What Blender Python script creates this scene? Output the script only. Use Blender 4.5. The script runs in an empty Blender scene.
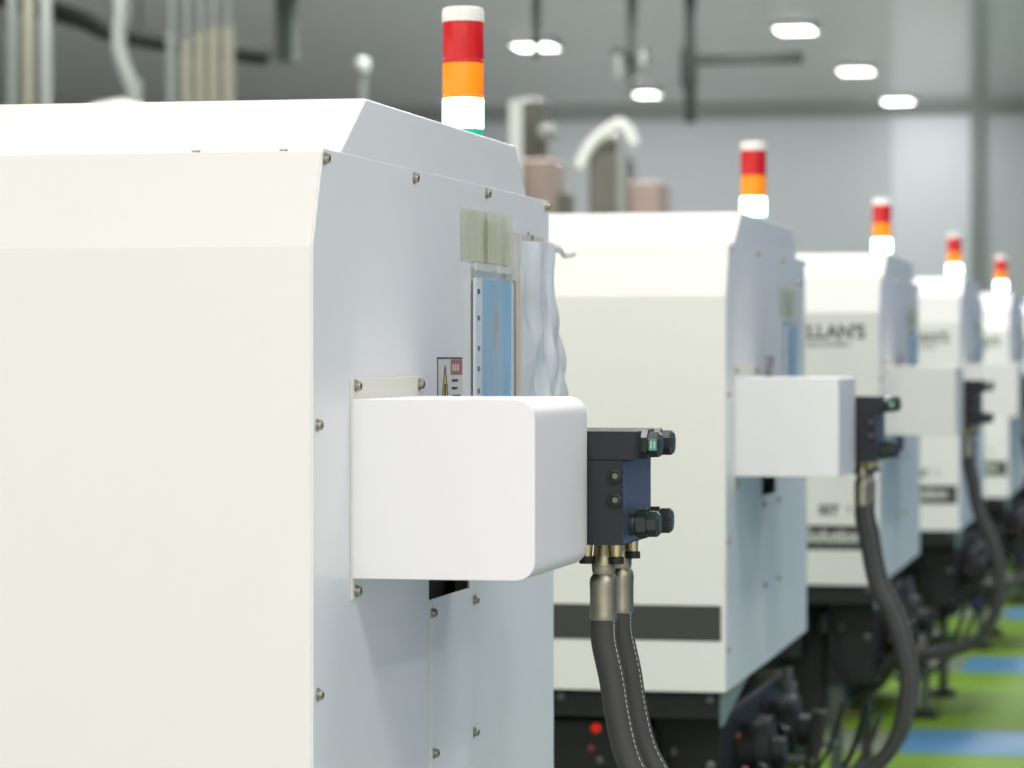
import bpy, bmesh, math, random
from mathutils import Vector, Matrix
random.seed(7)
sc = bpy.context.scene
COL = sc.collection
PI = math.pi

# ------------------------------------------------------------ materials
def srgb(r, g, b):
    f = lambda c: (c/255/12.92) if c/255 <= .04045 else ((c/255+.055)/1.055)**2.4
    return (f(r), f(g), f(b), 1)

def mat(name, col, rough=.5, metal=0, spec=.5, noise=0, nscale=8, bump=0, bscale=200, emit=None, estr=0, coat=0):
    m = bpy.data.materials.new(name); m.use_nodes = True
    nt = m.node_tree; b = nt.nodes['Principled BSDF']
    b.inputs['Base Color'].default_value = col
    b.inputs['Roughness'].default_value = rough
    b.inputs['Metallic'].default_value = metal
    b.inputs['Specular IOR Level'].default_value = spec
    b.inputs['Coat Weight'].default_value = coat
    tc = nt.nodes.new('ShaderNodeTexCoord')
    if noise:
        n = nt.nodes.new('ShaderNodeTexNoise'); n.inputs['Scale'].default_value = nscale
        n.inputs['Detail'].default_value = 4
        nt.links.new(tc.outputs['Object'], n.inputs['Vector'])
        r = nt.nodes.new('ShaderNodeMixRGB')
        r.inputs[1].default_value = tuple(c*(1-noise) for c in col[:3])+(1,)
        r.inputs[2].default_value = tuple(min(1, c*(1+noise)) for c in col[:3])+(1,)
        nt.links.new(n.outputs['Fac'], r.inputs[0]); nt.links.new(r.outputs[0], b.inputs['Base Color'])
    if bump:
        n = nt.nodes.new('ShaderNodeTexNoise'); n.inputs['Scale'].default_value = bscale
        nt.links.new(tc.outputs['Object'], n.inputs['Vector'])
        bp = nt.nodes.new('ShaderNodeBump'); bp.inputs['Strength'].default_value = bump
        bp.inputs['Distance'].default_value = .001
        nt.links.new(n.outputs['Fac'], bp.inputs['Height']); nt.links.new(bp.outputs[0], b.inputs['Normal'])
    if emit:
        b.inputs['Emission Color'].default_value = emit
        b.inputs['Emission Strength'].default_value = estr
    return m

M = {}
M['paint'] = mat('white_powder_coat', (.80,.785,.735,1), .42, noise=.012, nscale=3, bump=.05, bscale=900)
M['panel'] = mat('white_coat_shade_tint', (.785,.80,.805,1), .38, noise=.012, nscale=3, bump=.05, bscale=900)  # cooler than the front coat: side-face shade is put into the colour
M['cream'] = mat('cream_bracket_coat', (.74,.73,.66,1), .45)
M['boxside'] = mat('white_guard_coat', (.82,.805,.80,1), .4, noise=.01, nscale=4)
M['band'] = mat('charcoal_stripe', srgb(62,62,58), .5, noise=.05)
M['text_dark'] = mat('dark_lettering', srgb(82,86,74), .6)
M['text_white'] = mat('white_lettering', srgb(205,210,200), .6)
M['black'] = mat('black_anodised', srgb(44,46,49), .55, spec=.3, noise=.06, nscale=30)
M['blockblue'] = mat('blue_black_anodised', srgb(60,68,86), .35, noise=.05)
M['plug'] = mat('green_black_plug', srgb(38,46,44), .32)
M['dark'] = mat('dark_casting', srgb(13,15,15), .55, noise=.3, nscale=14)
M['dark2'] = mat('dark_green_casting', srgb(18,27,25), .55, noise=.3, nscale=20)
M['steel'] = mat('zinc_steel', srgb(160,156,138), .4, metal=1, noise=.12, nscale=60)
M['screw'] = mat('screw_steel', srgb(170,165,150), .3, metal=1, noise=.2, nscale=300)
M['olivesteel'] = mat('olive_zinc_steel', srgb(165,158,128), .35, metal=1)
M['brass'] = mat('yellow_zinc', srgb(205,194,150), .32, metal=1)
M['rubber'] = mat('hose_rubber', srgb(62,61,58), .55, noise=.12, nscale=40, bump=.3, bscale=500)
M['blackrub'] = mat('black_rubber', srgb(22,22,22), .5)
M['hole'] = mat('recess_shade', srgb(26,26,24), .8)  # flat dark colour stands in for shade inside recesses
M['red_lens'] = mat('red_lens', srgb(200,22,26), .22, emit=srgb(205,10,18), estr=.08, noise=.1, nscale=60)
M['amber_lens'] = mat('amber_lens', srgb(245,140,8), .22, emit=srgb(255,140,0), estr=.28, noise=.08, nscale=60)
M['lamp_white'] = mat('lamp_cap_white', srgb(235,233,226), .4)
M['green_reflection'] = mat('green_reflection', srgb(78,160,138), .4)  # green light reflection painted as a flat colour
M['lampbase'] = mat('lamp_base_green', srgb(30,140,105), .3, emit=srgb(40,190,140), estr=.5)
def lit_lens():
    m = bpy.data.materials.new('lit_green_lens'); m.use_nodes = True; nt = m.node_tree
    b = nt.nodes['Principled BSDF']; b.inputs['Base Color'].default_value = srgb(120,220,180)
    lw = nt.nodes.new('ShaderNodeLayerWeight'); lw.inputs['Blend'].default_value = .35
    r = nt.nodes.new('ShaderNodeValToRGB')
    r.color_ramp.elements[0].color = (.86,1,.92,1); r.color_ramp.elements[0].position = .45
    r.color_ramp.elements[1].color = (.01,.12,.07,1); r.color_ramp.elements[1].position = .97
    nt.links.new(lw.outputs['Facing'], r.inputs[0]); nt.links.new(r.outputs[0], b.inputs['Emission Color'])
    b.inputs['Emission Strength'].default_value = 7
    return m
M['lit_lens'] = lit_lens()
M['blue_paper'] = mat('blue_folder', srgb(122,186,222), .5, noise=.07, nscale=12)
M['white_strip'] = mat('white_plastic_strip', srgb(225,230,238), .4)
M['navy'] = mat('punch_hole_dark', srgb(40,48,70), .6)
M['brown'] = mat('kraft_edge', srgb(206,192,182), .7)
M['goldtag'] = mat('grey_gold_tag', srgb(150,160,150), .6, noise=.2, nscale=80)
M['yellow'] = mat('warning_yellow', srgb(222,190,45), .5)
M['redbrown'] = mat('faded_red', srgb(162,104,102), .55, noise=.1, nscale=200)
M['stickwhite'] = mat('label_white', srgb(212,210,205), .5)
M['hopper'] = mat('brown_tinted_hopper', srgb(150,132,122), .45, noise=.1, nscale=6)
M['hopper_dark'] = mat('dark_hopper', srgb(95,94,84), .5, noise=.15, nscale=6)
M['ducthose'] = mat('pale_hose', srgb(215,216,208), .45)
M['pipe_tan'] = mat('tan_pipe', srgb(128,126,110), .5, noise=.05)
M['pipe_grey'] = mat('grey_pipe', srgb(108,114,110), .5, noise=.05)
M['pipe_white'] = mat('pale_pipe', srgb(132,138,132), .5, noise=.05)
M['steelgrey'] = mat('dark_grey_steel', srgb(84,92,88), .8, spec=.2, noise=.1)
M['ledpanel'] = mat('led_diffuser', (1,1,1,1), .5, emit=(1,1,.97,1), estr=9)
M['ledframe'] = mat('light_frame', srgb(220,222,220), .4)
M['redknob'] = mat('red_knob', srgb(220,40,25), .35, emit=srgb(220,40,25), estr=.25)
M['pinkknob'] = mat('dull_pink_cap', srgb(120,60,60), .4)
M['bluefit'] = mat('blue_fitting', srgb(50,60,120), .4)
M['greyfit'] = mat('grey_fitting', srgb(120,125,118), .35, metal=.6)
M['olive'] = mat('olive_brass_fitting', srgb(105,98,66), .4, metal=.5)
M['bracket'] = mat('grey_green_bracket', srgb(128,146,138), .5)
M['steeldark'] = mat('dark_hanging_steel', srgb(34,38,36), .8, spec=.15)
M['teal'] = mat('teal_green_floor_box', srgb(60,140,130), .5)
M['legpaint'] = mat('pale_green_leg', srgb(74,84,72), .5)

def film(name, col, alpha, rough=.15):
    m = bpy.data.materials.new(name); m.use_nodes = True; nt = m.node_tree
    b = nt.nodes['Principled BSDF']; b.inputs['Base Color'].default_value = col
    b.inputs['Roughness'].default_value = rough
    tc = nt.nodes.new('ShaderNodeTexCoord'); n = nt.nodes.new('ShaderNodeTexNoise')
    n.inputs['Scale'].default_value = 14; n.inputs['Detail'].default_value = 3
    mp = nt.nodes.new('ShaderNodeMapping'); mp.inputs['Scale'].default_value = (1,1,.25)
    nt.links.new(tc.outputs['Object'], mp.inputs[0]); nt.links.new(mp.outputs[0], n.inputs['Vector'])
    mr = nt.nodes.new('ShaderNodeMapRange')
    mr.inputs['From Min'].default_value = .3; mr.inputs['From Max'].default_value = .7
    mr.inputs['To Min'].default_value = max(0, alpha-.18); mr.inputs['To Max'].default_value = min(1, alpha+.18)
    nt.links.new(n.outputs['Fac'], mr.inputs['Value']); nt.links.new(mr.outputs[0], b.inputs['Alpha'])
    return m
M['tape'] = film('yellowed_clear_tape', srgb(224,227,196), .38, .35)
M['sleeve'] = film('clear_sleeve_film', srgb(225,232,236), .28, .12)
M['bag'] = film('crumpled_clear_bag', srgb(222,228,234), .68, .22)
nt = M['bag'].node_tree; _b = nt.nodes['Principled BSDF']; _v = nt.nodes.new('ShaderNodeTexVoronoi'); _v.inputs['Scale'].default_value = 38
_t = nt.nodes.new('ShaderNodeTexCoord'); _m = nt.nodes.new('ShaderNodeMapping'); _m.inputs['Scale'].default_value = (1,1.2,.5)
_p = nt.nodes.new('ShaderNodeBump'); _p.inputs['Strength'].default_value = .55; _p.inputs['Distance'].default_value = .006
nt.links.new(_t.outputs['Object'], _m.inputs[0]); nt.links.new(_m.outputs[0], _v.inputs['Vector'])
nt.links.new(_v.outputs['Distance'], _p.inputs['Height']); nt.links.new(_p.outputs[0], _b.inputs['Normal'])
M['ribbon'] = film('milky_tape', srgb(236,236,228), .75, .3)

# ------------------------------------------------------------ mesh builder
class MB:
    def __init__(s): s.bm = bmesh.new(); s.mats = []
    def mi(s, m):
        if m is None: m = 'paint'
        if m not in s.mats: s.mats.append(m)
        return s.mats.index(m)
    def _fin(s, faces, m, smooth=False):
        i = s.mi(m)
        for f in faces: f.material_index = i; f.smooth = smooth
    def box(s, a, b, m=None):
        x0,y0,z0 = a; x1,y1,z1 = b
        v = [s.bm.verts.new(p) for p in [(x0,y0,z0),(x1,y0,z0),(x1,y1,z0),(x0,y1,z0),(x0,y0,z1),(x1,y0,z1),(x1,y1,z1),(x0,y1,z1)]]
        s._fin([s.bm.faces.new([v[i] for i in q]) for q in [(0,3,2,1),(4,5,6,7),(0,1,5,4),(1,2,6,5),(2,3,7,6),(3,0,4,7)]], m)
        return s
    def prism(s, pts, x0, x1, m=None, caps=True, closed=True, axis='x'):
        # pts in (y,z) for axis x; (x,z) for axis y
        P = (lambda p, t: (t, p[0], p[1])) if axis == 'x' else (lambda p, t: (p[0], t, p[1]))
        A = [s.bm.verts.new(P(p, x0)) for p in pts]; B = [s.bm.verts.new(P(p, x1)) for p in pts]
        n = len(pts); fs = []
        for i in range(n if closed else n-1):
            j = (i+1) % n; fs.append(s.bm.faces.new([A[i], A[j], B[j], B[i]]))
        if caps: fs += [s.bm.faces.new(A[::-1]), s.bm.faces.new(B)]
        s._fin(fs, m); return s
    def tube(s, path, r, m=None, n=16, caps=True, smooth=True):
        path = [Vector(p) for p in path]; k = len(path)
        rs = r if isinstance(r, (list, tuple)) else [r]*k
        t0 = (path[1]-path[0]).normalized()
        up = Vector((0,0,1)) if abs(t0.z) < .9 else Vector((0,1,0))
        u = t0.cross(up).normalized(); rings = []
        for i, p in enumerate(path):
            t = (path[min(i+1,k-1)]-path[max(i-1,0)])
            t = t.normalized() if t.length > 1e-9 else t0
            u = (u - t*u.dot(t)).normalized(); w = t.cross(u)
            rings.append([s.bm.verts.new(p+(u*math.cos(2*PI*a/n)+w*math.sin(2*PI*a/n))*rs[i]) for a in range(n)])
        fs = []
        for a, b in zip(rings, rings[1:]):
            for i in range(n):
                j = (i+1) % n; fs.append(s.bm.faces.new([a[i], a[j], b[j], b[i]]))
        s._fin(fs, m, smooth)
        if caps: s._fin([s.bm.faces.new(rings[0][::-1]), s.bm.faces.new(rings[-1])], m)
        return s
    def lathe(s, prof, base, axis='z', m=None, n=24, smooth=True):
        # prof: list of (dist along axis, radius); sharp: duplicate rings are avoided, use auto split by repeated points
        A = {'z': Vector((0,0,1)), 'x': Vector((1,0,0)), 'y': Vector((0,1,0)), '-x': Vector((-1,0,0)), '-y': Vector((0,-1,0))}[axis]
        u = Vector((0,1,0)) if abs(A.y) < .5 else Vector((1,0,0)); w = A.cross(u); base = Vector(base)
        prev = None; fs = []; rr = []
        for d, r in prof:
            ring = [s.bm.verts.new(base+A*d+(u*math.cos(2*PI*(i+.5)/n)+w*math.sin(2*PI*(i+.5)/n))*max(r,1e-5)) for i in range(n)]
            if prev:
                for i in range(n):
                    j = (i+1) % n; fs.append(s.bm.faces.new([prev[i], prev[j], ring[j], ring[i]]))
            else: rr.append(ring)
            prev = ring
        s._fin(fs, m, smooth)
        s._fin([s.bm.faces.new(rr[0][::-1]), s.bm.faces.new(prev)], m)
        return s
    def build(s, name, parent=None, bevel=0, seg=2, sharp=35, recalc=True):
        if recalc: bmesh.ops.recalc_face_normals(s.bm, faces=s.bm.faces)
        for e in s.bm.edges:
            if len(e.link_faces) == 2 and e.calc_face_angle(0) > math.radians(sharp): e.smooth = False
        me = bpy.data.meshes.new(name); s.bm.to_mesh(me); s.bm.free()
        for m in s.mats: me.materials.append(M[m])
        o = bpy.data.objects.new(name, me); COL.objects.link(o)
        if parent: o.parent = parent
        if bevel:
            b = o.modifiers.new('bevel', 'BEVEL'); b.width = bevel; b.segments = seg; b.limit_method = 'ANGLE'
            b.angle_limit = math.radians(40); b.harden_normals = True
        return o

def empty(name, loc, label=None, cat=None, group=None, rz=0):
    o = bpy.data.objects.new(name, None); COL.objects.link(o); o.location = loc; o.rotation_euler = (0,0,rz)
    o.empty_display_size = .1
    return tag(o, label, cat, group)
def tag(o, label=None, cat=None, group=None):
    if label: o['label'] = label
    if cat: o['category'] = cat
    if group: o['group'] = group
    return o
def struct(o): o['kind'] = 'structure'; return o
def bez(pts, n=8):
    # Catmull-Rom smoothing through the points
    P = [Vector(p) for p in pts]; P = [P[0]*2-P[1]] + P + [P[-1]*2-P[-2]]; out = []
    for i in range(1, len(P)-2):
        for k in range(n):
            t = k/n
            out.append(.5*((2*P[i])+(-P[i-1]+P[i+1])*t+(2*P[i-1]-5*P[i]+4*P[i+1]-P[i+2])*t*t+(-P[i-1]+3*P[i]-3*P[i+1]+P[i+2])*t**3))
    out.append(P[-2]); return out
def text(s, size, mname, parent, right, z, y, name='lettering', bold=0):
    cu = bpy.data.curves.new('t', 'FONT'); cu.body = s; cu.size = size; cu.extrude = .0004; cu.offset = bold
    o = bpy.data.objects.new('t', cu); COL.objects.link(o)
    bpy.context.view_layer.update()
    me = bpy.data.meshes.new_from_object(o.evaluated_get(bpy.context.evaluated_depsgraph_get()))
    bpy.data.objects.remove(o)
    w = max(v.co.x for v in me.vertices)
    me.transform(Matrix.Translation((right-w, y, z)) @ Matrix.Rotation(PI/2, 4, 'X'))
    me.materials.clear(); me.materials.append(M[mname])
    t = bpy.data.objects.new(name, me); COL.objects.link(t); t.parent = parent
    return t

# ------------------------------------------------------------ camera
XE, Y1, PITCH = -.81556, 2.94562, 2.635
th = math.atan(703/3300); ph = math.atan(26/3300)
cd = bpy.data.cameras.new('camera'); cam = bpy.data.objects.new('camera', cd); COL.objects.link(cam)
cam.location = (0,0,1.2); cam.rotation_euler = (PI/2-ph, 0, th)
cd.sensor_width = 36; cd.lens = 3300/1024*36; cd.clip_start = .1; cd.clip_end = 200
cd.dof.use_dof = True; cd.dof.focus_distance = 3.42; cd.dof.aperture_fstop = 7.6; cd.dof.aperture_blades = 0
sc.camera = cam

# ------------------------------------------------------------ room
WY, CZ, LX, RX, FY = 36.95, 4.0, -14.0, 7.5, -7.0
def floor_mat():
    m = mat('green_epoxy_floor', srgb(104,138,34), .6, spec=.2, noise=.10, nscale=.7)
    return m
M['floor'] = floor_mat()
M['floorgrey'] = mat('grey_epoxy_floor', srgb(190,186,176), .45, noise=.06, nscale=.7)
M['added_floorblue'] = mat('added_blue_bounce_floor', srgb(104,136,190), .45, noise=.06, nscale=.7)  # unseen floor zone coloured to bounce blue onto the end panels
M['added_wall_blue'] = mat('added_blue_bounce_band', srgb(52,88,150), .4)  # unseen wall band added to throw blue onto the lower end panels
M['ceiling'] = mat('grey_ceiling_panels', srgb(186,190,190), .13, spec=.6, noise=.03, nscale=.5)
M['wall'] = mat('grey_wall_panels', srgb(196,202,205), .4, noise=.02, nscale=.4)
M['wall_dark'] = mat('grey_trim', srgb(140,148,146), .5)
M['wall_white'] = mat('white_wall_bay', srgb(222,227,232), .4)
M['markblue'] = mat('blue_floor_paint', srgb(72,122,160), .5, noise=.12, nscale=5)
M['markgrey'] = mat('grey_floor_paint', srgb(112,122,104), .5, noise=.1, nscale=3)
struct(MB().box((LX,FY,-.1),(RX,WY,0),'floorgrey').build('floor'))
struct(MB().box((-3.2,3.6,0),(.5,WY-.2,.002),'floor').build('trim_30'))
struct(MB().box((.5,5.2,0),(RX-.03,WY-.2,.0015),'added_floorblue').build('trim_32'))
struct(MB().box((LX,FY,CZ),(RX,WY,CZ+.1),'ceiling').build('ceiling'))
struct(MB().box((LX,WY,0),(RX,WY+.1,CZ),'wall').build('wall_back'))
struct(MB().box((LX-.1,FY,0),(LX,WY,CZ),'wall').build('wall_left'))
struct(MB().box((RX,FY,0),(RX+.1,WY,CZ),'wall').build('wall_right'))
struct(MB().box((RX-.02,2.5,0),(RX-.001,WY-.2,1.25),'added_wall_blue').build('trim_31'))
struct(MB().box((LX,WY-.12,CZ-.11),(RX,WY,CZ-.002),'wall_dark').build('trim_1'))
struct(MB().box((-3.53,WY-.06,0),(-2.66,WY-.001,CZ-.11),'wall_white').build('trim_2'))
struct(MB().box((-2.655,WY-.10,0),(-2.53,WY-.001,CZ-.11),'wall_dark').build('trim_3'))
for i in range(8):
    y0 = Y1+PITCH*i-.83
    struct(MB().box((-.955,y0,0),(2.6,y0+.64,.004),'markblue').build('trim_%d' % (4+2*i)))
    struct(MB().box((-1.5,y0,0),(-.955,y0+.60,.0035),'markgrey').build('trim_%d' % (5+2*i)))

# ------------------------------------------------------------ one machine (local: x right, y away, z up; origin on the floor at the end panel's front corner)
L = 1.7
mach = empty('molding_machine', (XE, Y1, 0))
PR = [(0,.627),(0,1.303),(.037,1.394),(1.105,1.394),(1.13,.9),(1.13,.642),(1.0,.642)]
o = MB().prism(PR, -L, -.002, 'paint', caps=False, closed=False).build('cover', mach, recalc=False)
sm = o.modifiers.new('solid', 'SOLIDIFY'); sm.thickness = .0025; sm.offset = 1
bv = o.modifiers.new('bevel', 'BEVEL'); bv.width = .002; bv.segments = 2; bv.limit_method = 'ANGLE'
# seam line, top cap
MB().prism([(.10,1.3945),(.203,1.4555),(.911,1.4535),(.97,1.403),(.97,1.3945)], -L, -.0015, 'paint').build('top_cover', mach, .0025)
tc_ = [o for o in mach.children if o.name == 'top_cover'][0]; tc_.data.materials.append(M['panel'])
for p in tc_.data.polygons:
    if p.normal.x > .9: p.material_index = 1  # cap end takes the same shade-tinted coat
# end panel with an L outline
ep = MB().prism([(0,.627),(.460,.632),(.460,1.0),(1.1,1.0),(1.105,1.396),(.0375,1.396),(0,1.303)], -.0020, 0, 'panel').build('end_panel', mach, .0006)
rp = MB().prism([(.463,.632),(1.13,.642),(1.128,.9985),(.652,.9985),(.652,.943),(.463,.943)], -.0018, .0012, 'panel').build('rear_panel', mach, .0006)
MB().prism([(0,.627),(1.13,.642),(1.105,1.388),(.035,1.388),(0,1.303)], -L-.002, -L, 'panel').build('end_panel', mach)
MB().box((-.03,.44,.9),(-.028,.70,1.05),'hole').build('recess_shade_plate', mach)  # dark sheet stands in for the shade inside the cover opening

def screw(y, z, x, par, r=.0062):
    s = MB(); y -= .010 if y > .03 else .005
    s.lathe([(0,r*1.25),(.0012,r*1.25),(.0013,r*.95),(.0045,r*.95),(.0055,r*.8),(.0055,r*.5)], (x,y,z), 'x', 'screw', 14)
    s.lathe([(0,r*.5),(.0002,r*.5)], (x+.0056,y,z), 'x', 'hole', 6)
    return s.build('screw', par)
for y, z in [(.0493,1.3867),(.402,1.3875),(.7507,1.3880),(1.094,1.3884),(.0185,1.1377),(.0195,.8871),(.988,1.347),(.0195,.70)]: screw(y, z, 0, ep, .005)
for y, z in [(.4782,.929),(.6825,.9283),(.4873,.7785),(.6825,.7794)]: screw(y, z, .0012, rp, .0048)
# two little screw heads peeking over the cover's ledge
for x in (-.041,-.127,-.5,-.9):
    MB().lathe([(0,.0042),(.0014,.0042),(.0018,.003)], (x,.045,1.3945), 'z', 'screw', 12).build('screw', mach)

# guard box: a sheet wrapped round a rounded front plate
def rrect(x1, z0, z1, r, n=7):
    p = [(0,z0)]
    for k in range(n+1):
        a = -PI/2+PI/2*k/n; p.append((x1-r+r*math.cos(a), z0+r+r*math.sin(a)))
    for k in range(n+1):
        a = PI/2*k/n; p.append((x1-r+r*math.cos(a), z1-r+r*math.sin(a)))
    return p+[(0,z1)]
gb = MB().prism([(p[0]+.0022,p[1]) for p in rrect(.180,.987,1.1605,.019)], .133, .3995, 'boxside', axis='y').build('guard_box', mach, .0012, 2)
for p in gb.data.polygons: p.use_smooth = True
fp = MB().box((0,.133,.990),(.0026,.426,1.1812),'cream').box((0,.133,.966),(.0026,.168,.990),'cream').build('mounting_flange', gb, .0008)
for y, z in [(.155,1.1728),(.4151,1.1728),(.155,.9745)]: screw(y, z, .0026, gb, .005)

# manifold block
mf = MB().box((.0046,.402,1.0945),(.2318,.574,1.1245),'black').build('manifold_block', mach, .0012)
lb = MB()
lb.box((.0046,.402,1.007),(.2190,.574,1.0943),'black')
lb.box((.2188,.4035,1.0085),(.2194,.5725,1.0925),'blockblue')
lb.build('lower_block', mf, 0)
for z in (1.0784,1.0536):
    s = MB(); s.lathe([(0,.0078),(.004,.0078),(.0048,.0066),(.0048,.0046),(.0015,.0044)], (.2112,.402,z), '-y', 'blackrub', 20)
    s.lathe([(.0016,.0034),(.0018,.0034)], (.2112,.402,z), '-y', 'greyfit', 6)
    s.build('socket_screw', mf)
def plug(y, z, x0, two):
    s = MB()
    s.lathe([(0,.0125),(.011,.0125),(.0115,.0105),(.0125,.0105)], (x0,y,z), 'x', 'plug', 24)
    s.lathe([(.0125,.0148),(.0225,.0148)], (x0,y,z), 'x', 'plug', 6, smooth=False)
    s.lathe([(.0225,.0118),(.0245,.0118),(.0246,.0142),(.0335,.0142),(.0368,.0105)], (x0,y,z), 'x', 'plug', 8, smooth=False)
    o = s.build('plug', mf)
    if two:
        MB().box((x0+.0255,y-.0146,z-.006),(x0+.0335,y-.0134,z+.006),'green_reflection').box((x0+.027,y-.0149,z-.0035),(x0+.0285,y-.0145,z+.0035),'text_white').box((x0+.0305,y-.0149,z-.0035),(x0+.032,y-.0145,z+.0035),'text_white').build('painted_reflection', mf)  # green reflection on the hex, painted as a patch with pale bars
    return o
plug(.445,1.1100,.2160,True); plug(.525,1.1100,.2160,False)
plug(.445,1.0270,.2145,False); plug(.525,1.0270,.2145,False)
# the block's hose ports with brass bolts
for hy in (.445,.545):
    s = MB()
    s.lathe([(0,.0125),(.006,.0125),(.012,.0105),(.024,.0098)], (.191,hy,.976+.007), 'z', 'olivesteel', 20)
    s.build('hose_port', mf)
    for dx, dy in ((-.0165,-.006),(.0145,-.006)):
        s = MB(); s.lathe([(-.014,.0055),(0,.0065)], (.191+dx,hy+dy,1.007), 'z', 'brass', 14)
        s.lathe([(-.0215,.0082),(-.0142,.0082)], (.191+dx,hy+dy,1.007), 'z', 'blackrub', 14)
        s.build('flange_bolt', mf)

# hoses
HP = [(.191,.935),(.1915,.905),(.200,.865),(.2065,.825),(.2180,.780),(.244,.728),(.266,.655),(.271,.585),(.253,.508),(.215,.455),(.15,.425),(.06,.413),(-.05,.42),(-.16,.44)]
for hy, dy in ((.445,0),(.545,.01)):
    pts = bez([(x, hy, z) for i, (x, z) in enumerate(HP)], 7)
    h = MB().tube(pts, .0138, 'rubber', 20).build('hydraulic_hose', mach)
    # a thin white printed stripe along the hose
    s = MB()
    for i in range(0, 80, 1):
        a, b = pts[i], pts[i+1]; d = (b-a); sd = d.cross(Vector((0,1,0))).normalized(); sd = sd if sd.x > 0 or i > 40 else -sd; off = sd*.0124+Vector((0,-.0060,0))
        s.tube([a+off, a+off+d*.62], .00045, 'text_white', 5, False)
    s.build('hose_marking', h)
    s = MB()
    s.lathe([(.008,.0138),(.011,.0146),(.014,.0142),(.040,.0142),(.047,.0146),(.052,.0138),(.056,.0112),(.060,.0122),(.064,.0122),(.066,.0104),(.076,.0100)], (.191,hy,.9185), 'z', 'steel', 24)
    s.build('ferrule', h)

# signal tower
tw = MB().lathe([(0,.030),(.006,.030),(.007,.0250),(.096,.0250)], (-.0988,1.055,1.3885), 'z', 'lampbase', 32).build('signal_tower', mach)
MB().lathe([(0,.0250),(.001,.0258),(.036,.0258),(.0375,.0250)], (-.0988,1.055,1.4845), 'z', 'lit_lens', 32).build('green_lens', tw)['label'] = 'lit green lens glowing white'
MB().lathe([(0,.0252),(.001,.0258),(.004,.0258),(.005,.0252),(.006,.0258),(.043,.0258),(.044,.025)], (-.0988,1.055,1.522), 'z', 'amber_lens', 32).build('amber_lens', tw)['label'] = 'amber lens'
MB().lathe([(0,.0252),(.001,.0258),(.004,.0258),(.005,.0252),(.006,.0258),(.050,.0258),(.051,.025)], (-.0988,1.055,1.566), 'z', 'red_lens', 32).build('red_lens', tw)['label'] = 'red lens'
MB().lathe([(0,.0264),(.013,.0264),(.017,.0250),(.0185,.021)], (-.0988,1.055,1.617), 'z', 'lamp_white', 32).build('tower_cap', tw)['label'] = 'white cap'

# charcoal stripe
MB().box((-L+.02,-.0008,.7145),(-.0085,.001,.7750),'band').build('stripe', mach)
# warning label on the end panel
s = MB(); X = 0
s.box((X,.497,1.105),(X+.0004,.617,1.2005),'stickwhite')
s.box((X,.497,1.1990),(X+.0006,.617,1.2008),'navy')
s.box((X,.497,1.105),(X+.0006,.500,1.2008),'navy')
s.box((X,.560,1.1815),(X+.0006,.616,1.1985),'redbrown')
for k in range(3): s.box((X,.568+.012*k,1.186),(X+.0008,.574+.012*k,1.193),'stickwhite')
s.prism([(.503,1.118),(.561,1.118),(.532,1.192)], X, X+.0006, 'yellow')
for a, b in (((.503,1.118),(.532,1.192)),((.532,1.192),(.561,1.118)),((.503,1.118),(.561,1.118))):
    s.tube([(X+.0006,a[0],a[1]),(X+.0006,b[0],b[1])], .0007, 'navy', 5)
s.prism([(.530,1.172),(.537,1.172),(.533,1.155),(.539,1.155),(.529,1.134),(.531,1.150),(.526,1.150)], X, X+.0010, 'navy')
for k in range(7):
    z = 1.174-.0085*k
    s.box((X,.565,z),(X+.0006,.565+[.03,.026,.042,.036,.04,.03,.044][k],z+.0028),'navy')
s.build('warning_label', mach)

# machine base, dark mechanisms under the cover
MB().box((-L+.01,.02,.578),(-.0155,.09,.6265),'dark2').box((-L+.01,.09,.590),(-.10,1.04,.6265),'dark').build('base_frame', mach, .003)
MB().prism([(.03,.6265),(.03,.565),(.07,.565),(.13,.578),(.40,.6265)], -.0150, -.0125, 'bracket').build('corner_bracket', mach)
for k in range(6): MB().lathe([(0,.007),(.006,.007),(.008,.004)], (-.03-.26*k,.02,.613), '-y', 'greyfit', 6, smooth=False).build('frame_bolt', mach)
s = MB(); s.box((-1.98,.10,.12),(-.26,1.0,.5775),'dark')
for k in range(6): s.box((-1.9+.28*k,.075,.16),(-1.86+.28*k,.10,.56),'dark2')
s.box((-1.98,.06,.10),(-.33,1.04,.16),'dark2')
s.build('bed', mach, .006)
MB().box((-.30,.16,.25),(-.15,.94,.5775),'dark').box((-.15,.12,.37),(-.02,.96,.5775),'dark').build('clamp_platen', mach, .008)
MB().box((-L-.28,.2,.5775),(-L-.01,.9,.95),'paint').box((-L-.27,.3,.95),(-L-.03,.8,1.22),'cream').build('injection_unit', mach, .02)
for y in (.34,.72):
    MB().lathe([(0,.055),(.10,.055),(.102,.068),(.125,.068),(.127,.03),(.15,.03)], (-.09,y,.485), 'x', 'dark', 24).build('ejector_cylinder', mach)
for x, y in ((-.125,.16),(-.125,.90),(-1.3,.12),(-1.9,.12),(-1.3,.94),(-1.9,.94)):
    s = MB(); s.box((x-.016,y-.016,.03),(x+.016,y+.016,.45 if x > -.2 else .15),'legpaint'); s.lathe([(0,.045),(.02,.045),(.03,.02)], (x,y,0), 'z', 'blackrub', 18)
    s.build('leg', mach)
s = MB(); s.box((-.34,.05,.44),(-.20,.16,.57),'dark')
for k in range(4): s.lathe([(0,.018),(.05,.018),(.055,.010)], (-.315+.055*k,.10,.50), 'z', 'dark', 14)
s.build('valve_block', mach, .002)
for x, z, r, m in ((-.235,.556,.009,'redknob'),(-.243,.520,.007,'pinkknob'),(-.228,.500,.007,'greyfit')):
    MB().lathe([(0,r),(.012,r),(.016,r*.5)], (x,.06,z), '-y', m, 16).build('knob', mach)
kinds = ['greyfit','greyfit','olive','dark2','olive','bluefit','dark','greyfit']
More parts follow.
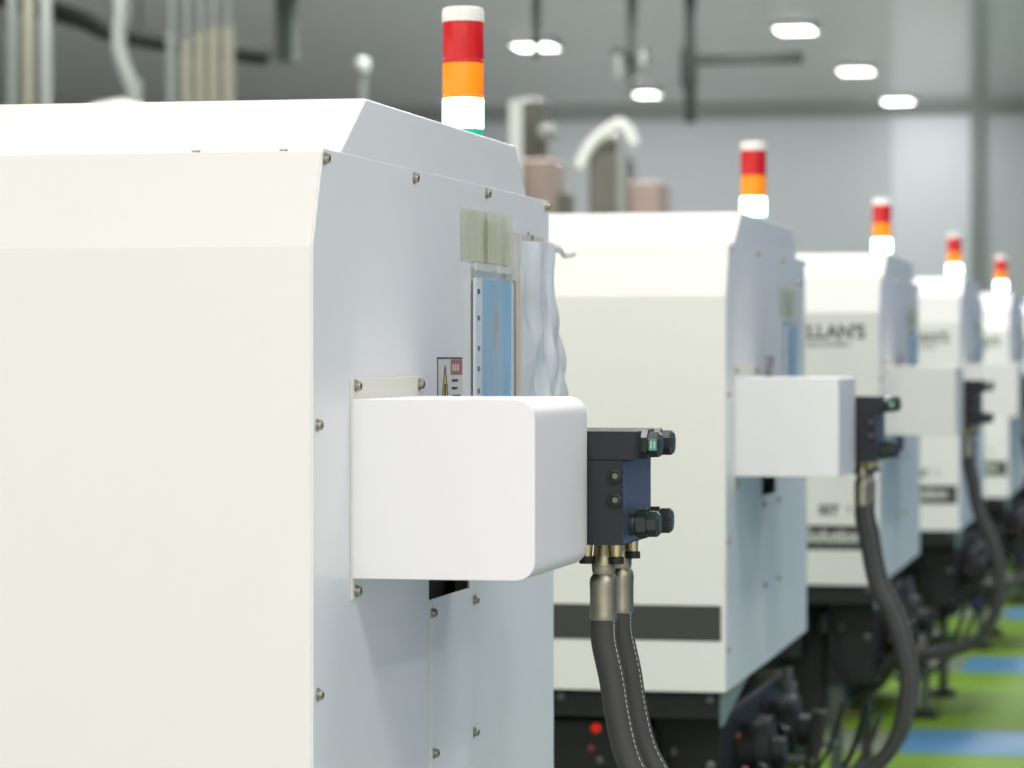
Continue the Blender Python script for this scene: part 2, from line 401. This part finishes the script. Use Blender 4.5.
for k in range(46):
    x = random.uniform(-.30,.03); y = random.uniform(.06,1.08); z = random.uniform(.22 if x<-.1 else .34,.57); r = random.uniform(.006,.014)
    m = kinds[k % 8]; ax = random.choice(['x','z','-y'])
    MB().lathe([(0,r),(.012,r),(.013,r*1.4),(.022,r*1.4),(.023,r*.8),(.05,r*.8)], (x,y,z), ax, m, 8, smooth=False).build('pipe_fitting', mach)
for k in range(40):  # made-up bright fittings scattered as small highlights in the dark base
    x = random.uniform(-.32,.02); y = random.uniform(.05,1.08); z = random.uniform(.24 if x<-.15 else .36,.575); r = random.uniform(.0035,.008)
    MB().lathe([(0,r),(.008,r),(.010,r*.6)], (x,y,z), random.choice(['x','-y']), random.choice(['steel','greyfit','legpaint','olive','pinkknob','pipe_white']), 10).build('highlight_fitting', mach)
for k in range(14):
    x = random.uniform(-.3,0); y = random.uniform(.1,1.05); z = random.uniform(.50,.57); d = random.uniform(.08,.26); w = random.uniform(.08,.22)
    MB().tube(bez([(x,y,z),(x+.01,y,z-d*.6),(x+w*.4,y+.03,z-d),(x+w*.8,y+.05,z-d*.6),(x+w,y+.05,z-.02)],6), random.choice([.004,.006,.011]), random.choice(['blackrub','rubber','dark']), 10).build('cable', mach)
s = MB()
for z, y in ((.40,.3),(.43,.55),(.38,.8)):
    s.tube(bez([(-.42,y,z),(-.2,y,z),(-.08,y,z+.005),(-.04,y+.02,z+.05),(-.035,y+.02,z+.14)],6), .009, 'olive', 10)
s.build('oil_pipe', mach)
M1PARTS = list(mach.children)

def copy_tree(o, parent=None, skip=()):
    c = o.copy(); COL.objects.link(c)
    if parent: c.parent = parent
    for ch in o.children:
        if ch.name.split('.')[0] in skip: continue
        copy_tree(ch, c, skip)
    return c
LBL = ['large white molding machine nearest the camera, cut off by the left picture edge',
       'white molding machine directly behind the nearest one, plain charcoal stripe without lettering',
       'white molding machine third in the row with dark lettering on its front',
       'fourth white molding machine in the row, partly behind the third one\'s guard box',
       'fifth white molding machine in the row, small and blurred',
       'sixth white molding machine, mostly hidden at the right picture edge',
       'farthest white molding machine at the end of the row']
machines = [mach]
def square_box(m):
    o = MB().prism([(p[0]+.0022,p[1]) for p in rrect(.181,.989,1.1600,.004,3)], .133, .3995, m, axis='y').build('guard_box', None, .0012, 2)
    me = o.data; bpy.data.objects.remove(o); return me
BOX2, BOX3 = square_box('boxside'), square_box('paint')
for k in range(1, 7):
    c = copy_tree(mach, None, ('screw','hose_marking','recess_shade_plate','painted_reflection') if k > 2 else ())
    c.location = (XE, Y1+PITCH*k, [0,.001,.003,.004,.004,.004,.004][k]); machines.append(c)
    for ch in c.children:
        if ch.name.split('.')[0] in ('guard_box','manifold_block','hydraulic_hose'): ch.location.y -= .05 if k == 1 else .07; ch.location.z += .004 if k == 1 else .009
        if ch.name.split('.')[0] == 'guard_box': ch.data = BOX2 if k == 1 else BOX3
for k, m in enumerate(machines):
    m.scale.z = [1,1.001,1.0055,1.0055,1.005,1.003,1][k]
    tag(m, LBL[k], 'molding machine', 'row of white molding machines')
    if k >= 2:
        text("MCLLAN'S", .047, 'text_dark', m, -.036, 1.240, -.0007, 'brand_lettering', .0014)
        text("MACHINERY", .020, 'text_dark', m, -.072, 1.218, -.0005, 'brand_lettering')
        text("S2T", .032, 'text_dark', m, -.100, .803, -.0007, 'model_lettering', .0016)
        text("T-", .028, 'text_dark', m, -.060, .804, -.0005, 'model_lettering')
        text("Solution", .0445, 'text_white', m, -.042, .734, -.0013, 'stripe_lettering', .0016)

# ------------------------------------------------------------ document sleeves and bags taped to the end panels
def sleeve(mk, label):
    e = empty('document_sleeve', (XE+.002, Y1+PITCH*mk+.657, 1.02), label, 'document sleeve', 'document sleeves on the end panels')
    W = .215
    s = MB(); s.box((.0005,.040,.02),(.0030,.200,.270),'blue_paper'); s.build('blue_folder', e, .0008)
    s = MB(); s.box((.0032,.104,.185),(.0036,.122,.235),'goldtag'); s.build('folder_tag', e)
    s = MB(); s.box((.0005,.004,.005),(.0040,.036,.27),'white_strip')
    for z in (.252,.222,.188,.165,.140,.112,.08,.05,.02): s.box((.0041,.012,z),(.0044,.024,z+.0055),'navy')
    s.build('punched_strip', e)
    # clear film, gently bulging
    s = MB(); n = 10; ms = s.mi('sleeve'); g = []
    for i in range(n+1):
        row = []
        for j in range(n+1):
            u, v = i/n, j/n
            row.append(s.bm.verts.new((.0048+.005*math.sin(PI*u)*math.sin(PI*v)+.0012*math.sin(9*u+5*v), W*u, .287*v)))
        g.append(row)
    for i in range(n):
        for j in range(n):
            f = s.bm.faces.new([g[i][j],g[i+1][j],g[i+1][j+1],g[i][j+1]]); f.material_index = ms; f.smooth = True
    s.box((.004,0,.278),(.0052,W,.2865),'ribbon')
    s.build('clear_film', e)
    s = MB(); s.box((.0002,-.050,.289),(.0007,.085,.347),'tape'); s.box((.0052,.06,.288),(.0058,.19,.345),'tape')
    s.build('tape', e)
    return e
def bag(mk, label):
    e = empty('plastic_bag', (XE+.002, Y1+PITCH*mk+.885, 1.03), label, 'plastic bag', 'plastic bags on the end panels')
    random.seed(3)
    for side in (0, 1):
        s = MB(); mi = s.mi('bag'); n, mm = 26, 40; g = []
        for j in range(mm+1):
            v = j/mm; row = []
            w0 = .018+.03*max(0,(v-.82)/.18); w1 = .242-.055*min(1,max(0,(v-.5)/.5))+.010*(1-v)+.012*math.sin(v*7)
            for i in range(n+1):
                u = i/n
                yy = w0+(w1-w0)*u-.009
                bul = math.sin(PI*min(1,max(0,u)))**.5*(.024 if side else .004)*(1.0-.35*v)
                wr = .0035*math.sin(17*u+3*math.sin(6*v))+.0025*math.sin(31*u+9*v)+.002*math.sin(23*v+11*u*u)
                row.append(s.bm.verts.new((max(.0006,.002+bul+(wr if side else 0)*(1 if 0<u<1 else 0)+.010*(1-v)*u*side), yy, .31*v)))
            g.append(row)
        for j in range(mm):
            for i in range(n):
                f = s.bm.faces.new([g[j][i],g[j][i+1],g[j+1][i+1],g[j+1][i]]); f.material_index = mi; f.smooth = True
        s.build('bag_film', e)
    MB().box((.001,.006,.03),(.006,.011,.27),'brown').build('cardboard_edge', e)
    MB().box((.0004,-.05,.262),(.0014,.07,.318),'ribbon').box((.001,.03,.285),(.0022,.17,.318),'ribbon').build('tape', e)
    s = MB(); s.tube(bez([(.006,.18,.308),(.012,.215,.306),(.014,.238,.300),(.022,.255,.302)],5), [.006]*5+[.0035]*5+[.005]*6, 'ribbon', 8)
    s.build('twisted_tie', e)
    return e
sleeve(0, 'clear document sleeve holding a blue folder taped to the nearest machine')
bag(0, 'crumpled clear plastic bag taped beside the blue folder on the nearest machine')
WH = ['','on the second machine, above its guard box','on the third machine\'s shaded end panel','on the fourth machine\'s end panel','on the fifth machine\'s end panel','on the sixth machine\'s end panel']
for k in range(1, 6):
    sl = sleeve(k, 'blurred blue folder in a sleeve taped '+WH[k]); sl.location.y += .09; sl.location.z -= .03
    if k > 1: sl.scale.y = 1.2

# ------------------------------------------------------------ ceiling lights, then unseen area lamps
def ceil_light(x, y, w, label):
    e = empty('ceiling_light', (x,y,CZ), label, 'ceiling light', 'flat panel ceiling lights')
    MB().box((-w-.015,-.25,-.045),(w+.015,.25,-.001),'ledframe').build('housing', e, .004)
    MB().box((-w,-.235,-.0475),(w,.235,-.0455),'ledpanel').build('diffuser', e)
    return e
CL = [(-3.46,27.7,.15,'glowing ceiling light nearest the top picture edge, right of the dark bracket'),
      (-3.385,31.8,.15,'middle glowing ceiling light of the right-hand row of three'),
      (-3.34,35.6,.15,'glowing ceiling light against the far wall, last of its row'),
      (-5.83,34.1,.115,'glowing ceiling light alone below the dark hanging post with crossbar'),
      (-5.90,28.7,.17,'glowing ceiling light split in two by a thin dark hanging post')]
for c in CL: ceil_light(*c)
def area(x, y, z, sx, sy, p, col=(1,1,1), rot=(0,0,0)):
    l = bpy.data.lights.new('area', 'AREA'); l.shape = 'RECTANGLE'; l.size = sx; l.size_y = sy; l.energy = p; l.color = col
    o = bpy.data.objects.new('area', l); COL.objects.link(o); o.location = (x,y,z); o.rotation_euler = rot
    return o
for y in range(-4, 36, 4):
    for x in (-10.5,-.9,1.7,4.3): area(x, y+.3, CZ-.06, .35, 1.2, {-10.5:36,-.9:(70 if 12<y<30 else 15 if y<0 else 40 if y<8 else 58),1.7:(66 if y<3 else 34 if y<30 else 6),4.3:(58 if y<3 else 8)}[x])  # lamps without fixtures; near right rows added as key for the end panels
for y in (0.2,4.2,8.2,12.2,16.2,20.2,24.2): area(-3.5, y, CZ-.06, .35, 1.2, 18 if y < 3 else 44 if y < 10 else 80); area(-6, y, CZ-.06, .35, 1.2, 52)
area(-6.4, 34.4, CZ-.1, 3.6, .3, 48, rot=(math.radians(25),0,0))  # unseen tilted lamp added to brighten the left of the back wall
area(-3.1, 35.5, CZ-.2, .9, .3, 11, rot=(math.radians(40),0,0))  # unseen tilted lamp added to brighten the white wall bay

# ------------------------------------------------------------ background equipment
def dryer(x, y, label, dark_top, hose):
    e = empty('material_dryer', (x,y,0), label, 'material dryer', 'hopper dryers behind the row')
    for a in (-.14,.14):
        for b in (-.14,.14): MB().box((a-.02,b-.02,0),(a+.02,b+.02,1.35),'steelgrey').build('leg', e)
    MB().lathe([(0,.06),(.35,.16),(.36,.17),(.85,.17),(.86,.15)], (0,0,1.15), 'z', 'hopper_dark', 28).build('hopper', e)
    MB().lathe([(0,.10),(.20,.10),(.22,.10),(.46,.10),(.48,.06)], (-.06,0,2.0), 'z', dark_top, 24).build('loader', e)
    MB().tube(bez(hose,8), [.034]*(8*(len(hose)-1)+1), 'ducthose', 16).build('suction_hose', e)
    return e
d1 = dryer(-3.26,15.97,'brownish hopper dryer with an upright white pipe behind the nearest machine', 'hopper_dark', [(-.06,-.3,1.9),(-.06,-.3,2.15),(-.06,-.3,2.3),(-.06,-.3,2.45)])
MB().box((-.08,-.25,1.85),(.11,.1,2.17),'hopper').build('side_hopper', d1, .02)
MB().lathe([(0,.05),(.04,.055),(.08,.03)], (.06,-.1,2.27), 'z', 'pipe_white', 16).build('loader_knob', d1)
d2 = dryer(-3.35,18.6,'brown hopper dryer with an arched pale hose behind the second machine', 'hopper_dark', [(-.17,-.25,2.28),(-.11,-.25,2.40),(-.01,-.25,2.49),(.07,-.25,2.52),(.12,-.25,2.47),(.14,-.25,2.40)])
MB().box((-.12,-.2,1.8),(.07,.2,2.36),'hopper_dark').box((.07,-.2,1.8),(.28,.2,2.20),'hopper').build('side_hopper', d2, .02)
MB().tube([(.08,-.28,1.9),(.08,-.28,2.2),(.08,-.28,2.44)], .028, 'pipe_white', 14).build('feed_pipe', d2)

def pipe(x, y, z0, z1, r, m, label, name='conveying_pipe', cat='pipe', group=None, top=None):
    e = empty(name, (x,y,0), label, cat, group)
    MB().tube([(0,0,z0),(0,0,z1)], r, m, 16).build('riser', e)
    if top: MB().tube([(0,0,z1),(0,0,CZ)], top[0], top[1], 12).build('drop_hose', e)
    MB().lathe([(0,r*1.04),(.02,r*1.04)], (0,0,z0), 'z', m, 16).build('foot_plate', e)
    return e
ORD = ['first','second','third','fourth','fifth']
TM = ['pipe_grey','pipe_tan','pipe_tan','pipe_tan','pipe_tan']
for i, (x, z) in enumerate([(-5.573,2.97),(-5.487,2.93),(-5.407,2.97),(-5.333,3.0),(-5.253,3.0)]):
    pipe(x, 17.25, 0, z, .033, TM[i], ORD[i]+' from left of five tan upright pipes behind the nearest machine', group='five tan pipes', top=(.018,'pipe_grey'))
for i, x in enumerate((-6.43,-6.335,-6.235)):
    pipe(x, 17.07, 0, 3.9, .034, ['pipe_grey','pipe_tan','pipe_white'][i], ['leftmost','middle','rightmost'][i]+' of three pale upright pipes at the top left corner', group='three pale pipes')
# white hose with an arched end
e = empty('flexible_hose', (-5.8,17.2,0), 'wavy pale hose dropping to an arched white spout above the nearest machine', 'hose')
MB().tube(bez([(-.045,0,3.95),(-.045,0,3.153),(-.06,0,2.98),(-.05,0,2.85),(.0,0,2.72),(.03,0,2.63),(.03,0,2.50),(.03,0,0)],8), .04, 'pipe_white', 16).build('riser', e)
MB().tube(bez([(-.45,0,2.40),(-.30,0,2.50),(-.12,0,2.555),(.02,0,2.56),(.07,0,2.52)],6), .05, 'ducthose', 16).build('spout', e)
# diagonal cable tray hung from the ceiling
e = empty('cable_tray', (0,0,0), 'dark sagging cable tray running across the top left ceiling', 'cable tray')
tp = bez([(-8.2,17.5,3.62),(-6.909,18.995,3.309),(-6.75,19.6,3.24),(-6.5,20.2,3.21),(-6.057,20.709,3.168)],8)
MB().tube(tp, .062, 'steeldark', 12).build('cable_bundle', e)
for p in (tp[2], tp[20]): MB().tube([p, (p.x,p.y,CZ)], .008, 'steeldark', 8).build('hanger_rod', e)
def hang(x, y, z, r, label, extra=None, m='steelgrey'):
    e = empty('hanging_post', (x,y,0), label, 'hanging post', 'dark posts hung from the ceiling')
    MB().box((-r,-r,z),(r,r,CZ),m).build('post', e, .005)
    MB().box((-r*1.6,-r*1.6,CZ-.03),(r*1.6,r*1.6,CZ),m).build('ceiling_plate', e)
    if extra: extra(e)
    return e
hang(-6.88,24.1,3.44,.07,'dark hanging post left of the first signal tower')
hang(-5.03,24.5,3.48,.028,'thin dark hanging post in front of the split ceiling light')
def ex1(e):
    MB().box((-.15,-.05,3.46),(.15,.05,3.54),'steelgrey').build('crossbar', e)
    MB().lathe([(0,.035),(.17,.04)], (-.11,-.1,3.32), 'z', 'pipe_white', 14).build('drop_lamp', e)
    MB().lathe([(0,.03),(.10,.035)], (.08,-.1,3.42), 'z', 'pipe_white', 14).build('drop_lamp', e)
hang(-4.32,24.65,3.20,.035,'dark hanging post with crossbar above the arched pale hose', ex1)
def ex2(e):
    MB().box((.02,-.04,3.42),(.85,.04,3.50),'steeldark').build('jib_arm', e, .01)
    MB().box((-.07,-.05,3.25),(.05,.05,3.55),'steeldark').build('hoist', e, .01)
hang(-3.89,24.75,2.98,.04,'dark hanging bracket with a horizontal arm right of centre', ex2, 'steeldark')
pipe(-6.317, 24.2, 0, 3.36, .035, 'pipe_grey', 'single pale upright pipe with a rounded white top left of the first signal tower')
MB().lathe([(0,.035),(.03,.062),(.10,.062),(.13,.03)], (0,0,3.34), 'z', 'pipe_white', 16).build('rounded_cap', bpy.data.objects['conveying_pipe.008'])

# ------------------------------------------------------------ world and light
w = bpy.data.worlds.new('world'); sc.world = w; w.use_nodes = True
bg = w.node_tree.nodes['Background']; bg.inputs[0].default_value = (1,.985,.965,1); bg.inputs[1].default_value = 1.52
sc.view_settings.view_transform = 'Standard'; sc.view_settings.look = 'None'
sc.view_settings.exposure = 0.10
sc.cycles.use_denoising = True
sc.cycles.max_bounces = 8
sc.cycles.sample_clamp_indirect = 6
